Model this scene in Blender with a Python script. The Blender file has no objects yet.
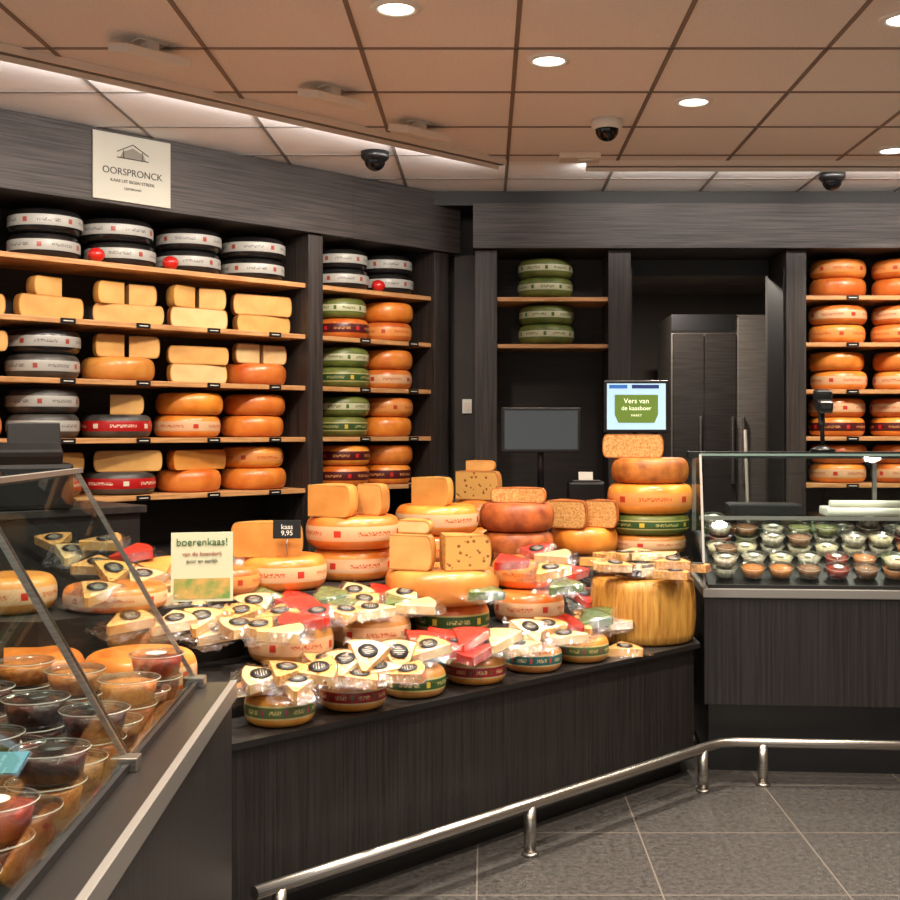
import bpy, bmesh, math, random
from mathutils import Matrix, Vector
random.seed(7)
S=bpy.context.scene
COL=S.collection
pi=math.pi
# ------------------------------------------------------------------ helpers
def lin(c):
    o=[]
    for v in c[:3]:
        v=v/255.0
        o.append(v/12.92 if v<=0.04045 else ((v+0.055)/1.055)**2.4)
    return (o[0],o[1],o[2],1)
def newmat(name):
    m=bpy.data.materials.new(name); m.use_nodes=True
    nt=m.node_tree
    b=nt.nodes['Principled BSDF']
    return m,nt,b
def mat(name,col,rough=.5,metal=0,col2=None,scale=(6,6,6),detail=4,bump=0,emit=0,coat=0,bscale=None,lo=.35,hi=.65):
    m,nt,b=newmat(name)
    b.inputs['Base Color'].default_value=lin(col)
    b.inputs['Roughness'].default_value=rough
    b.inputs['Metallic'].default_value=metal
    if coat: b.inputs['Coat Weight'].default_value=coat; b.inputs['Coat Roughness'].default_value=.2
    if emit:
        b.inputs['Emission Color'].default_value=lin(col); b.inputs['Emission Strength'].default_value=emit
    if col2 or bump:
        tc=nt.nodes.new('ShaderNodeTexCoord'); mp=nt.nodes.new('ShaderNodeMapping')
        mp.inputs['Scale'].default_value=scale
        nz=nt.nodes.new('ShaderNodeTexNoise'); nz.inputs['Scale'].default_value=1; nz.inputs['Detail'].default_value=detail
        nt.links.new(tc.outputs['Object'],mp.inputs[0]); nt.links.new(mp.outputs[0],nz.inputs['Vector'])
        if col2:
            r=nt.nodes.new('ShaderNodeValToRGB')
            r.color_ramp.elements[0].position=lo; r.color_ramp.elements[1].position=hi
            r.color_ramp.elements[0].color=lin(col); r.color_ramp.elements[1].color=lin(col2)
            nt.links.new(nz.outputs[0],r.inputs[0]); nt.links.new(r.outputs[0],b.inputs['Base Color'])
        if bump:
            bp=nt.nodes.new('ShaderNodeBump'); bp.inputs['Strength'].default_value=bump; bp.inputs['Distance'].default_value=.01
            nt.links.new(nz.outputs[0],bp.inputs['Height']); nt.links.new(bp.outputs[0],b.inputs['Normal'])
    return m
def rind(name,c1,c2,rough=.35,coat=.2,bump=0,scale=9):
    """rind whose tint also shifts a little from wheel to wheel"""
    m=mat(name,c1,rough,0,c2,(scale,)*3,5,bump,coat=coat)
    nt=m.node_tree; b=nt.nodes['Principled BSDF']
    lk=[l for l in nt.links if l.to_socket==b.inputs['Base Color']][0]; src=lk.from_socket
    oi=nt.nodes.new('ShaderNodeObjectInfo'); mr=nt.nodes.new('ShaderNodeMapRange'); mr.inputs[3].default_value=.80; mr.inputs[4].default_value=1.12
    hs=nt.nodes.new('ShaderNodeHueSaturation'); mh=nt.nodes.new('ShaderNodeMapRange'); mh.inputs[3].default_value=.492; mh.inputs[4].default_value=.512
    nt.links.new(oi.outputs['Random'],mr.inputs[0]); nt.links.new(oi.outputs['Random'],mh.inputs[0])
    nt.links.new(mr.outputs[0],hs.inputs['Value']); nt.links.new(mh.outputs[0],hs.inputs['Hue']); nt.links.new(src,hs.inputs['Color']); nt.links.new(hs.outputs[0],b.inputs['Base Color'])
    return m
def band_mat(name,base,txt,acc,n=5,rough=.35,edge=True):
    m,nt,b=newmat(name); b.inputs['Roughness'].default_value=rough
    N=nt.nodes; L=nt.links
    tc=N.new('ShaderNodeTexCoord'); sp=N.new('ShaderNodeSeparateXYZ'); L.new(tc.outputs['UV'],sp.inputs[0])
    def mth(op,a,bb=0):
        x=N.new('ShaderNodeMath'); x.operation=op
        for i,v in enumerate((a,bb)):
            if isinstance(v,(int,float)): x.inputs[i].default_value=v
            else: L.new(v,x.inputs[i])
        return x.outputs[0]
    u=sp.outputs[0]; v=sp.outputs[1]
    f=mth('FRACT',mth('MULTIPLY',u,n))
    dv=mth('ABSOLUTE',mth('SUBTRACT',v,.5))
    cb=N.new('ShaderNodeCombineXYZ'); L.new(mth('MULTIPLY',u,210),cb.inputs[0]); L.new(mth('MULTIPLY',v,14),cb.inputs[1])
    nz=N.new('ShaderNodeTexNoise'); nz.inputs['Scale'].default_value=1; nz.inputs['Detail'].default_value=1; L.new(cb.outputs[0],nz.inputs['Vector'])
    t=mth('MULTIPLY',mth('GREATER_THAN',nz.outputs[0],.5),mth('LESS_THAN',dv,.065))
    t=mth('MULTIPLY',t,mth('MULTIPLY',mth('GREATER_THAN',f,.12),mth('LESS_THAN',f,.62)))
    if edge: t=mth('MAXIMUM',t,mth('GREATER_THAN',dv,.165))
    a=mth('MULTIPLY',mth('GREATER_THAN',f,.80),mth('LESS_THAN',f,.90)); a=mth('MULTIPLY',a,mth('LESS_THAN',dv,.10))
    m1=N.new('ShaderNodeMix'); m1.data_type='RGBA'; m1.inputs[6].default_value=lin(base); m1.inputs[7].default_value=lin(txt); L.new(t,m1.inputs[0])
    m2=N.new('ShaderNodeMix'); m2.data_type='RGBA'; m2.inputs[7].default_value=lin(acc); L.new(m1.outputs[2],m2.inputs[6]); L.new(a,m2.inputs[0])
    L.new(m2.outputs[2],b.inputs['Base Color'])
    return m
def film_mat(name,tint=(255,255,255),gl=.12,rough=.08,bump=False,fr=.6):
    m=bpy.data.materials.new(name); m.use_nodes=True; nt=m.node_tree; N=nt.nodes; L=nt.links
    N.clear()
    o=N.new('ShaderNodeOutputMaterial'); t=N.new('ShaderNodeBsdfTransparent'); g=N.new('ShaderNodeBsdfGlossy'); x=N.new('ShaderNodeMixShader')
    t.inputs[0].default_value=lin(tint); g.inputs['Roughness'].default_value=rough; g.inputs['Color'].default_value=(1,1,1,1)
    lw=N.new('ShaderNodeLayerWeight'); lw.inputs[0].default_value=.25
    ma=N.new('ShaderNodeMath'); ma.operation='MULTIPLY_ADD'; ma.inputs[1].default_value=fr; ma.inputs[2].default_value=gl
    L.new(lw.outputs['Fresnel'],ma.inputs[0]); L.new(ma.outputs[0],x.inputs[0])
    L.new(t.outputs[0],x.inputs[1]); L.new(g.outputs[0],x.inputs[2]); L.new(x.outputs[0],o.inputs[0])
    if bump:
        tc=N.new('ShaderNodeTexCoord'); nz=N.new('ShaderNodeTexNoise'); nz.inputs['Scale'].default_value=60
        bp=N.new('ShaderNodeBump'); bp.inputs['Strength'].default_value=.8; bp.inputs['Distance'].default_value=.01
        L.new(tc.outputs['Object'],nz.inputs['Vector']); L.new(nz.outputs[0],bp.inputs['Height']); L.new(bp.outputs[0],g.inputs['Normal'])
    return m

class MB:
    def __init__(s):
        s.bm=bmesh.new(); s.uv=s.bm.loops.layers.uv.new('UVMap'); s.mats=[]
    def mi(s,m):
        if m not in s.mats: s.mats.append(m)
        return s.mats.index(m)
    def face(s,vs,m,smooth=False,uvs=None):
        try: f=s.bm.faces.new(vs)
        except ValueError: return None
        f.material_index=s.mi(m); f.smooth=smooth
        if uvs:
            for l,w in zip(f.loops,uvs): l[s.uv].uv=w
        return f
    def lathe(s,prof,mats,M=Matrix(),seg=40,a0=0,a1=2*pi,cap=None,smooth=True,rim=None):
        full=abs(a1-a0-2*pi)<1e-4
        zmax=max(p[1] for p in prof) or 1; n=len(prof)
        if not isinstance(mats,list): mats=[mats]*(n-1)
        k=seg if full else seg+1
        cols=[]
        axis={}
        for j in range(k):
            a=a0+(a1-a0)*j/seg; c=[]
            for i,(r,z) in enumerate(prof):
                if r<1e-6:
                    if i not in axis: axis[i]=s.bm.verts.new(M@Vector((0,0,z)))
                    c.append(axis[i])
                else: c.append(s.bm.verts.new(M@Vector((r*math.cos(a),r*math.sin(a),z))))
            cols.append(c)
        for j in range(seg):
            A=cols[j]; B=cols[(j+1)%k]; u0=j/seg; u1=(j+1)/seg
            for i in range(n-1):
                v0=prof[i][1]/zmax; v1=prof[i+1][1]/zmax
                vs=[A[i],B[i],B[i+1],A[i+1]]; us=[(u0,v0),(u1,v0),(u1,v1),(u0,v1)]
                q=[];w=[]
                for x,y in zip(vs,us):
                    if x not in q: q.append(x); w.append(y)
                if len(q)>=3: s.face(q,mats[i],smooth,w)
        if not full and cap:
            for a in (a0,a1):
                def P(r,z): return s.bm.verts.new(M@Vector((r*math.cos(a),r*math.sin(a),z)))
                if rim:
                    R=max(p[0] for p in prof); e=.005
                    o=[P(r,z) for r,z in prof]
                    i_=[P(r*(1-e/R),zmax/2+(z-zmax/2)*(1-2*e/zmax)) for r,z in prof]
                    for q in range(n-1): s.face([o[q],o[q+1],i_[q+1],i_[q]],rim)
                    s.face(i_,cap,False)
                else: s.face([P(r,z) for r,z in prof],cap,False)
    def box(s,c,d,m,M=Matrix(),bev=0,R=Matrix()):
        x,y,z=[q/2 for q in d]
        T=M@Matrix.Translation(c)@R
        v=[s.bm.verts.new(T@Vector(p)) for p in ((-x,-y,-z),(x,-y,-z),(x,y,-z),(-x,y,-z),(-x,-y,z),(x,-y,z),(x,y,z),(-x,y,z))]
        fs=[s.face([v[i] for i in q],m) for q in ((3,2,1,0),(4,5,6,7),(0,1,5,4),(1,2,6,5),(2,3,7,6),(3,0,4,7))]
        if bev:
            es=list({e for f in fs for e in f.edges})
            r=bmesh.ops.bevel(s.bm,geom=es,offset=bev,segments=2,affect='EDGES',profile=.6)
            for f in r['faces']: f.material_index=s.mi(m)
    def bb(s,x0,x1,y0,y1,z0,z1,m,M=Matrix(),bev=0):
        s.box(((x0+x1)/2,(y0+y1)/2,(z0+z1)/2),(x1-x0,y1-y0,z1-z0),m,M,bev)
    def prism(s,poly,z0,z1,m,top=None,M=Matrix()):
        a=[s.bm.verts.new(M@Vector((x,y,z0))) for x,y in poly]; b=[s.bm.verts.new(M@Vector((x,y,z1))) for x,y in poly]
        n=len(poly)
        s.face(a[::-1],m)
        for i in range(n): s.face([a[i],a[(i+1)%n],b[(i+1)%n],b[i]],m)
        c=[s.bm.verts.new(M@Vector((x,y,z1))) for x,y in poly]
        s.face(c,top or m)
    def tube(s,pts,r,m,seg=14,M=Matrix(),caps=True):
        pts=[M@Vector(p) for p in pts]; rings=[]
        for i,p in enumerate(pts):
            if i==0: d=pts[1]-p
            elif i==len(pts)-1: d=p-pts[i-1]
            else: d=(pts[i+1]-p).normalized()+(p-pts[i-1]).normalized()
            d.normalize(); q=d.to_track_quat('Z','Y')
            rings.append([s.bm.verts.new(p+q@Vector((r*math.cos(t*2*pi/seg),r*math.sin(t*2*pi/seg),0))) for t in range(seg)])
        for a,b in zip(rings,rings[1:]):
            for t in range(seg): s.face([a[t],a[(t+1)%seg],b[(t+1)%seg],b[t]],m,True)
        if caps:
            s.face(rings[0][::-1],m); s.face(rings[-1],m)
    def quad(s,pts,m,M=Matrix()):
        s.face([s.bm.verts.new(M@Vector(p)) for p in pts],m)
    def mesh(s,name):
        bmesh.ops.recalc_face_normals(s.bm,faces=s.bm.faces[:])
        me=bpy.data.meshes.new(name); s.bm.to_mesh(me); s.bm.free()
        for m in s.mats: me.materials.append(m)
        return me
    def obj(s,name,M=Matrix(),parent=None):
        return inst(s.mesh(name),name,M,parent)
def inst(me,name,M=Matrix(),parent=None):
    o=bpy.data.objects.new(name,me); COL.objects.link(o); o.matrix_local=M
    if parent: o.parent=parent; o.matrix_parent_inverse=Matrix(); o.matrix_local=M
    return o
def empty(name,M=Matrix()):
    o=bpy.data.objects.new(name,None); o.empty_display_size=.05; COL.objects.link(o); o.matrix_local=M
    return o
def T(x,y,z): return Matrix.Translation((x,y,z))
def RZ(d): return Matrix.Rotation(math.radians(d),4,'Z')
def RX(d): return Matrix.Rotation(math.radians(d),4,'X')
def RY(d): return Matrix.Rotation(math.radians(d),4,'Y')
def text(s,size,M,m,parent,name='lettering'):
    c=bpy.data.curves.new(name,'FONT'); c.body=s; c.size=size; c.extrude=.0006; c.align_x='CENTER'; c.align_y='CENTER'
    c.materials.append(m)
    return inst(c,name,M,parent)

# ------------------------------------------------------------------ materials
woodD=mat('dark_wood_vertical',(34,29,27),.45,0,(60,52,49),(90,90,2.5),6,.25)
woodH=mat('dark_wood_horizontal',(42,37,35),.5,0,(74,66,63),(3,3,110),6,.3)
woodI=mat('dark_wood_counter',(20,18,18),.42,0,(40,36,35),(120,120,2),6,.25)
inner=mat('shelf_back_panel',(30,25,23),.6,0,(42,35,31),(3,3,60),4)
oak=mat('oak_shelf',(170,118,70),.5,0,(208,156,102),(6,6,90),5,.1)
tile_dim=mat('ceiling_tile_dim_tone',(226,215,206),.9,0,(238,228,220),(160,160,160),3,.3)  # dim warm light on the main ceiling put into the tile colour
tile_lit=mat('ceiling_tile_lit_tone',(248,248,250),.9,0,(252,252,253),(160,160,160),3,.2)  # same tiles, painted whiter where light washes the ceiling beyond the track
tbar=mat('ceiling_grid_bar',(128,110,98),.6)
tbarw=mat('ceiling_grid_bar_grey',(130,124,120),.6)
steel=mat('brushed_steel',(160,154,147),.32,1,(188,183,177),(3,3,200),3)
steelD=mat('dark_steel',(90,90,92),.35,1)
alu=mat('aluminium_trim',(158,154,149),.38,.7)
black=mat('black_plastic',(16,16,17),.35)
blackm=mat('black_laminate',(20,18,18),.5)
white=mat('white_plastic',(228,224,216),.5)
cream=mat('cream_plastic',(226,212,196),.5)
glass=film_mat('display_glass',(246,251,250),.015,.01,fr=.14)
film=film_mat('plastic_film',(250,250,250),.035,.10,True,fr=.26)
clear=film_mat('clear_container',(246,248,248),.07,.10,fr=.4)
glow=mat('lamp_glow',(255,246,228),.5,emit=8)
paperw=mat('paper_white',(226,222,210),.7)
slate=mat('counter_slate',(30,28,28),.4,0,(46,44,43),(30,30,30),5,.1)

RIND={
 'orange':rind('rind_orange',(206,102,32),(228,138,58),.32,.25),
 'amber':rind('rind_amber',(198,120,46),(218,148,70)),
 'yellow':rind('rind_yellow',(168,108,48),(200,142,74),.42,.15),
 'black':mat('rind_black',(18,17,18),.25,0,(32,30,30),(8,8,8),3,coat=.3),
 'green':rind('rind_green',(78,90,38),(118,122,58),.4,0),
 'brown':rind('rind_brown',(128,60,26),(190,106,48),.5,0,.4,14),
 'red':mat('rind_red',(180,22,20),.2,0,(206,36,28),(6,6,6),2,coat=.5),
 'grey':mat('rind_grey',(46,43,42),.4,0,(78,74,70),(9,9,9),3),
}
CH={
 'y':mat('cheese_paste_yellow',(200,148,80),.5,0,(216,168,98),(8,8,8),5,.1),
 'o':mat('cheese_paste_gold',(200,132,56),.5,0,(216,154,76),(8,8,8),5,.1),
 'c':mat('cheese_paste_cream',(208,174,118),.5,0,(222,192,140),(8,8,8),5,.1),
 'r':mat('cheese_paste_red',(166,26,16),.4,0,(204,50,26),(40,40,40),5,.1),
 'g':mat('cheese_paste_green',(56,84,36),.5,0,(98,122,56),(40,40,40),5,.1),
 'b':mat('cheese_paste_herb',(176,120,62),.5,0,(214,170,104),(90,90,90),3,.2),
}
def hole_mat():
    m,nt,b=newmat('cheese_paste_holes'); b.inputs['Roughness'].default_value=.5
    tc=nt.nodes.new('ShaderNodeTexCoord'); v=nt.nodes.new('ShaderNodeTexVoronoi'); v.inputs['Scale'].default_value=42
    r=nt.nodes.new('ShaderNodeValToRGB'); r.color_ramp.elements[0].position=.22; r.color_ramp.elements[1].position=.32
    r.color_ramp.elements[0].color=lin((144,86,34)); r.color_ramp.elements[1].color=lin((208,158,84))
    nt.links.new(tc.outputs['Object'],v.inputs['Vector']); nt.links.new(v.outputs['Distance'],r.inputs[0]); nt.links.new(r.outputs[0],b.inputs['Base Color'])
    bp=nt.nodes.new('ShaderNodeBump'); bp.inputs['Strength'].default_value=.6; bp.inputs['Distance'].default_value=.01
    nt.links.new(r.outputs[0],bp.inputs['Height']); nt.links.new(bp.outputs[0],b.inputs['Normal'])
    return m
CH['h']=hole_mat()
BAND={
 'w':band_mat('label_band_white',(212,170,130),(184,84,46),(186,50,36),4,edge=False),
 'k':band_mat('label_band_silver',(166,164,158),(100,96,92),(150,60,46),5,edge=False),
 'g':band_mat('label_band_green',(46,76,36),(176,166,106),(204,170,60),5),
 'r':band_mat('label_band_red',(168,22,24),(222,200,180),(216,206,186),4,edge=False),
 'gw':band_mat('label_band_greenwhite',(186,184,150),(84,100,48),(60,96,44),6),
 'd':band_mat('label_band_maroon',(76,22,24),(206,142,84),(190,40,40),5,edge=False),
 'm':band_mat('label_band_multi',(84,98,54),(190,172,116),(150,50,90),9),
 'mr':band_mat('label_band_multi_red',(150,34,38),(200,180,130),(60,100,60),9),
 'mb':band_mat('label_band_multi_blue',(40,96,96),(200,180,130),(190,60,50),9),
 'o':band_mat('label_band_cream',(216,142,76),(190,78,32),(176,56,30),4,edge=False),
}
KIND={'black':('black','k'),'grey':('grey','k'),'orange':('orange','o'),'orangew':('orange','w'),'amber':('amber','w'),
 'orangeg':('orange','g'),'green':('green','gw'),'greend':('green','g'),'redk':('grey','r'),'maroon':('orange','d'),'yellow':('yellow',None),'yelloww':('yellow','w'),
 'brown':('brown',None),'small':('amber','m'),'smallr':('amber','mr'),'smallb':('amber','mb'),'smallg':('yellow','g'),'red':('red',None),'amberp':('amber',None),'orangep':('orange',None)}
def wprof(R,h,band,rind,bm,b=None):
    b=b or min(.05,h*.42); pts=[(0,0),(R-b,0)]; n=16
    for i in range(1,n):
        t=-pi/2+pi*i/n; sn=math.sin(t)
        pts.append((R-b+b*math.cos(t)**.7, h/2+h/2*math.copysign(abs(sn)**.85,sn)))
    pts+=[(R-b,h),(0,h)]
    ms=[]
    for a,c in zip(pts,pts[1:]):
        zc=(a[1]+c[1])/2/h
        ms.append(bm if (bm and .28<zc<.72) else rind)
    return pts,ms
_wc={}
def wheel_mesh(kind,R,h,ang=360,paste='y'):
    k=(kind,round(R,3),round(h,3),ang,paste)
    if k in _wc: return _wc[k]
    r,b=KIND[kind]; p,ms=wprof(R,h,b,RIND[r],BAND[b] if b else None,None if ang==360 else .028)
    m=MB()
    if ang==360: m.lathe(p,ms,seg=44)
    else: m.lathe(p,ms,seg=max(8,int(44*ang/360)),a0=0,a1=math.radians(ang),cap=CH[paste],rim=RIND[r])
    _wc[k]=m.mesh('cheese_'+kind)
    return _wc[k]
def wheel(kind,R,h,M,parent=None,name='cheese_wheel',ang=360,paste='y'):
    if parent: name='wheel' if ang==360 else 'cut_piece'
    return inst(wheel_mesh(kind,R,h,ang,paste),name,M,parent)

CZ=1.5
def PT(px,py,Z):
    Y=1200*(CZ-Z)/(py-430); return ((px-486)/1200*Y,Y)
def IP(px,v):
    r=(px-486)/1200; Y=(4.25+v*1.4142)/(1-r); return (r*Y,Y)

# ------------------------------------------------------------------ room shell
CE=2.974
m=MB()
def floor_mat():
    m,nt,b=newmat('floor_tiles_grey'); N=nt.nodes; L=nt.links
    tc=N.new('ShaderNodeTexCoord'); mp=N.new('ShaderNodeMapping'); mp.inputs['Location'].default_value=(.03,-.27,0)
    br=N.new('ShaderNodeTexBrick'); br.offset=0; br.inputs['Scale'].default_value=1; br.inputs['Mortar Size'].default_value=.003
    br.inputs['Brick Width'].default_value=.6; br.inputs['Row Height'].default_value=.6; br.inputs['Mortar Smooth'].default_value=.1
    br.inputs['Mortar'].default_value=lin((108,100,92))
    nz=N.new('ShaderNodeTexNoise'); nz.inputs['Scale'].default_value=45; nz.inputs['Detail'].default_value=12; nz.inputs['Roughness'].default_value=.9
    r=N.new('ShaderNodeValToRGB'); r.color_ramp.elements[0].position=.40; r.color_ramp.elements[1].position=.62
    r.color_ramp.elements[0].color=lin((28,27,27)); r.color_ramp.elements[1].color=lin((88,84,81))
    L.new(tc.outputs['Object'],mp.inputs[0]); L.new(mp.outputs[0],br.inputs['Vector']); L.new(tc.outputs['Object'],nz.inputs['Vector'])
    L.new(nz.outputs[0],r.inputs[0]); L.new(r.outputs[0],br.inputs['Color1']); L.new(r.outputs[0],br.inputs['Color2'])
    L.new(br.outputs['Color'],b.inputs['Base Color']); b.inputs['Roughness'].default_value=.34
    bp=N.new('ShaderNodeBump'); bp.inputs['Strength'].default_value=.25; bp.inputs['Distance'].default_value=.01; L.new(nz.outputs[0],bp.inputs['Height']); L.new(bp.outputs[0],b.inputs['Normal'])
    return m
m.bb(-5,4,-2,11,-.1,0,floor_mat()); m.obj('floor')
m=MB()
m.prism([(-5,-2),(4,-2),(4,6.58),(.13,6.58),(-5,1.45)],CE,CE+.05,tile_dim)
m.prism([(-5,1.45),(.13,6.58),(4,6.58),(4,7.9),(-.1,7.9),(-5,3.0)],CE,CE+.05,tile_lit)
def barx(Y):
    xs=Y-6.45
    if Y<6.58:
        x0=max(-4.9,xs) if xs>-5 else -4.9
        m.bb(x0,3.95,Y-.009,Y+.009,CE-.004,CE+.001,tbar)
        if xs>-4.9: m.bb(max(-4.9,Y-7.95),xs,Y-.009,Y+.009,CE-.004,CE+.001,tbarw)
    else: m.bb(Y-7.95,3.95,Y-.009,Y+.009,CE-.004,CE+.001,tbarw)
k=-1.97
while k<7.5:
    barx(k); k+=.6
X=.117-.6*8
while X<3.9:
    ys=min(6.58,X+6.45)
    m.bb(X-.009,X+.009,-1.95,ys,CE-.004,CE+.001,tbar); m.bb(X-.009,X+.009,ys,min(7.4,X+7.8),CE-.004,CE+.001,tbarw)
    X+=.6
m.obj('ceiling')

ML=T(-2.25,5.55,0)@RZ(45)   # left shelving frame, x along, y into wall
MBk=T(0,7.4,0)
plaster=mat('dark_wall_paint',(46,40,38),.7,0,(54,48,45),(4,4,4),3)
m=MB(); m.bb(-3.2,3.1,.46,.56,0,CE,plaster,ML); m.obj('wall_left')
m=MB()
m.bb(-.4,.888,.42,.52,0,CE,plaster,MBk); m.bb(1.844,3.95,.42,.52,0,CE,plaster,MBk); m.bb(.888,1.844,.42,.52,2.53,CE,plaster,MBk)
m.obj('wall_back')
m=MB(); m.bb(3.9,4.0,-2,7.9,0,CE,mat('wall_right_paint',(150,130,112),.8)); m.obj('wall_right')
m=MB()
gw=mat('back_room_wall',(104,96,90),.7); 
m.bb(.2,.3,7.93,10.9,0,2.72,gw); m.bb(2.7,2.8,7.93,10.9,0,2.72,gw); m.bb(.2,2.8,10.8,10.9,0,2.72,gw)
m.obj('wall_back_room')
m=MB(); m.bb(.2,2.8,7.93,10.9,2.72,2.78,mat('back_room_ceiling',(150,138,126),.8))
for i in range(5): m.bb(.3,2.7,8.2+i*.6,8.22+i*.6,2.715,2.721,tbarw)
m.obj('ceiling_back_room')
m=MB(); fs=mat('fridge_steel',(142,134,128),.36,.6,(160,152,146),(4,4,90),3); fd=mat('fridge_door_dark',(60,55,53),.3,.4,(74,69,66),(4,4,90),3)
m.bb(-.38,.40,0,.7,.12,2.36,fs,bev=.008); m.bb(-.37,-.14,-.03,0,.3,2.22,fd,bev=.006); m.bb(-.13,.10,-.03,0,.3,2.22,fd,bev=.006); m.bb(.11,.39,-.03,0,.3,2.34,fs,bev=.006)
m.bb(-.38,.10,-.02,0,2.24,2.36,steelD); m.bb(-.18,-.16,-.07,-.03,1.1,1.6,steel,bev=.006); m.bb(.06,.08,-.07,-.03,1.1,1.6,steel,bev=.006); m.bb(.14,.16,-.07,-.03,1.1,1.6,steel,bev=.006)
for x in (-.28,.28):
    for y in (.06,.62): m.tube([(x,y,0),(x,y,.13)],.02,steel)
m.obj('commercial_refrigerator',T(1.76,8.95,0))

# ------------------------------------------------------------------ shelving units
ZS=[2.33,2.04,1.75,1.46,1.17]
def shelves(m,x0,x1,M,zs=ZS,dep=.40):
    for z in zs: m.bb(x0,x1,0,dep,z-.026,z,oak,M,bev=.003)
m=MB()
shelves(m,-1.5,1.74,Matrix()); shelves(m,1.84,2.70,Matrix())
m.bb(-3.1,2.82,.40,.43,.0,2.605,inner)
m.bb(1.74,1.84,-.03,.40,0,2.605,woodD,bev=.003); m.bb(2.70,2.82,-.03,.40,0,2.605,woodD,bev=.003); m.bb(-1.6,-1.5,-.03,.40,0,2.605,woodD)
m.bb(-1.5,1.74,.02,.40,0,.88,blackm); m.bb(1.84,2.70,.02,.40,0,.88,blackm)
m.obj('wall_shelving_unit',ML)
m=MB()
m.bb(-3.1,2.04,-.06,.45,2.61,CE-.004,woodH,bev=.003); m.bb(2.045,2.9,-.055,.45,2.61,CE-.004,woodH,bev=.003); 
m.obj('soffit_left',ML)
m=MB()
m.bb(-.2,-.068,.2,.40,0,2.605,plaster)
m.bb(-.068,.068,-.03,.40,0,2.605,woodD,bev=.003); m.bb(.752,.888,-.03,.40,0,2.605,woodD,bev=.003)
m.bb(1.844,1.967,-.03,.40,0,2.605,woodD,bev=.003); m.bb(3.4,3.5,-.03,.4,0,2.605,woodD)
m.bb(.068,.752,.38,.41,0,2.6,inner); m.bb(1.967,3.4,.38,.41,0,2.6,inner)
m.bb(.068,.752,.06,.38,0,.9,blackm); m.bb(1.967,3.4,.02,.38,0,.88,blackm)
shelves(m,.068,.752,Matrix(),[2.32,2.03],.38); shelves(m,1.967,3.4,Matrix(),ZS,.38)
m.obj('wall_shelving_unit',MBk)
m=MB(); m.bb(-.08,3.9,-.08,.41,2.61,2.885,woodH,bev=.003); m.bb(-.4,3.9,.0,.41,2.885,CE-.003,blackm); m.obj('soffit_back',MBk)
m=MB(); m.bb(.9,1.832,.38,.41,2.5,2.605,blackm); m.bb(.889,.9,.0,.41,0,2.5,blackm); m.bb(1.832,1.843,.0,.41,0,2.5,blackm); m.obj('trim_1',MBk)

# shelf price tags
m=MB()
for M,ss,zs in ((ML,(.3,.7,1.11,1.5,2.14,2.52),ZS[1:]),(MBk,(2.23,2.64),ZS)):
    for s in ss:
        for z in zs:
            m.box((s+.03,-.006,z-.014),(.075,.006,.026),black,M); m.box((s+.03,-.0095,z-.014),(.05,.001,.004),paperw,M)
m.obj('shelf_price_tags')

def stack(M,s,d,z,items,R=.185,h=.118,name='cheese_wheel_stack'):
    e=empty(name,M@T(s,d,z))
    zz=.0005
    for it in items:
        if isinstance(it,str): it=(it,'full')
        k,f=it[0],it[1]; p=it[2] if len(it)>2 else 'y'
        rr=R*random.uniform(.93,1.0); hh=h
        if f!='full': hh=h*random.uniform(.80,.98)
        if f=='full': wheel(k,rr,hh,T(random.uniform(-.01,.01),random.uniform(-.008,.008),zz)@RZ(random.uniform(0,360)),e)
        elif f=='half': wheel(k,rr*.98,hh,T(random.uniform(-.01,.01),-.11,zz)@RZ(random.uniform(-15,12)),e,ang=176,paste=p)
        elif f=='q2':
            wheel(k,rr*.85,hh,T(-rr*.06,-.08,zz)@RZ(92+random.uniform(6,22)),e,ang=80,paste=p)
            wheel(k,rr*.85,hh*.97,T(rr*.09,-.08,zz)@RZ(random.uniform(-20,0)),e,ang=80,paste=p)
        elif f=='q': wheel(k,rr*.95,hh,T(-rr*.45,-.06,zz)@RZ(random.uniform(-34,-8)),e,ang=84,paste=p)
        elif f=='ql': wheel(k,rr*.95,hh*.9,T(rr*.35,-.07,zz)@RZ(112),e,ang=84,paste=p)
        zz+=hh+.001
    return e
sx=[-.11,.30,.70,1.11,1.52]
rows=[
 [['black','black']]*5,
 [[('yellow','half'),('yellow','q')],[('yellow','half'),('yellow','ql')],[('yellow','half','y'),('yellow','q2','y')],[('yellow','half','c'),('yellow','q2')],[('yellow','half'),('yellow','half')]],
 [['yellow',('yellow','half')],['grey','black'],['amberp',('yellow','q2')],[('yellow','half','c'),('yellow','half')],['orangep',('yellow','q2','c')]],
 [['orange','amber'],['grey','grey'],['redk',('yellow','q','y')],['orangew','orangep'],['orangep','orangep']],
 [['orange','orange'],['redk',('yellow','half')],['redk',('yellow','half','y')],['orangep',('orangep','half','o')],['orangep','orange']],
]
for r,z in zip(rows,ZS):
    for s,it in zip(sx,r): stack(ML,s,.195,z,it)
b2=[[['black','black'],['black','black']],[['maroon','green'],['orange','orangep']],[['greend','green'],['orangew','orangep']],[['greend','green'],['orangep','orange']],[['maroon','maroon'],['maroon','orangep']]]
for r,z in zip(b2,ZS):
    for s,it in zip((2.10,2.45),r): stack(ML,s+.03,.17,z,it,R=.168)
for z in ZS[:2]: stack(MBk,.374,.19,z,['green','green'],R=.18)
rb=[['orangep','orange'],['orange','orangew'],['orangew','orangep'],['maroon','orangew'],['orangew','orangep']]
for r,z in zip(rb,[2.33]+ZS[1:]):
    for s in (2.225,2.62,3.0): stack(MBk,s,.2,z,r if s<2.9 else r[::-1])
def ballprof(R,n=12): return [(R*math.sin(pi*i/n) if 0<i<n else 0,R-R*math.cos(pi*i/n)) for i in range(n+1)]
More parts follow.
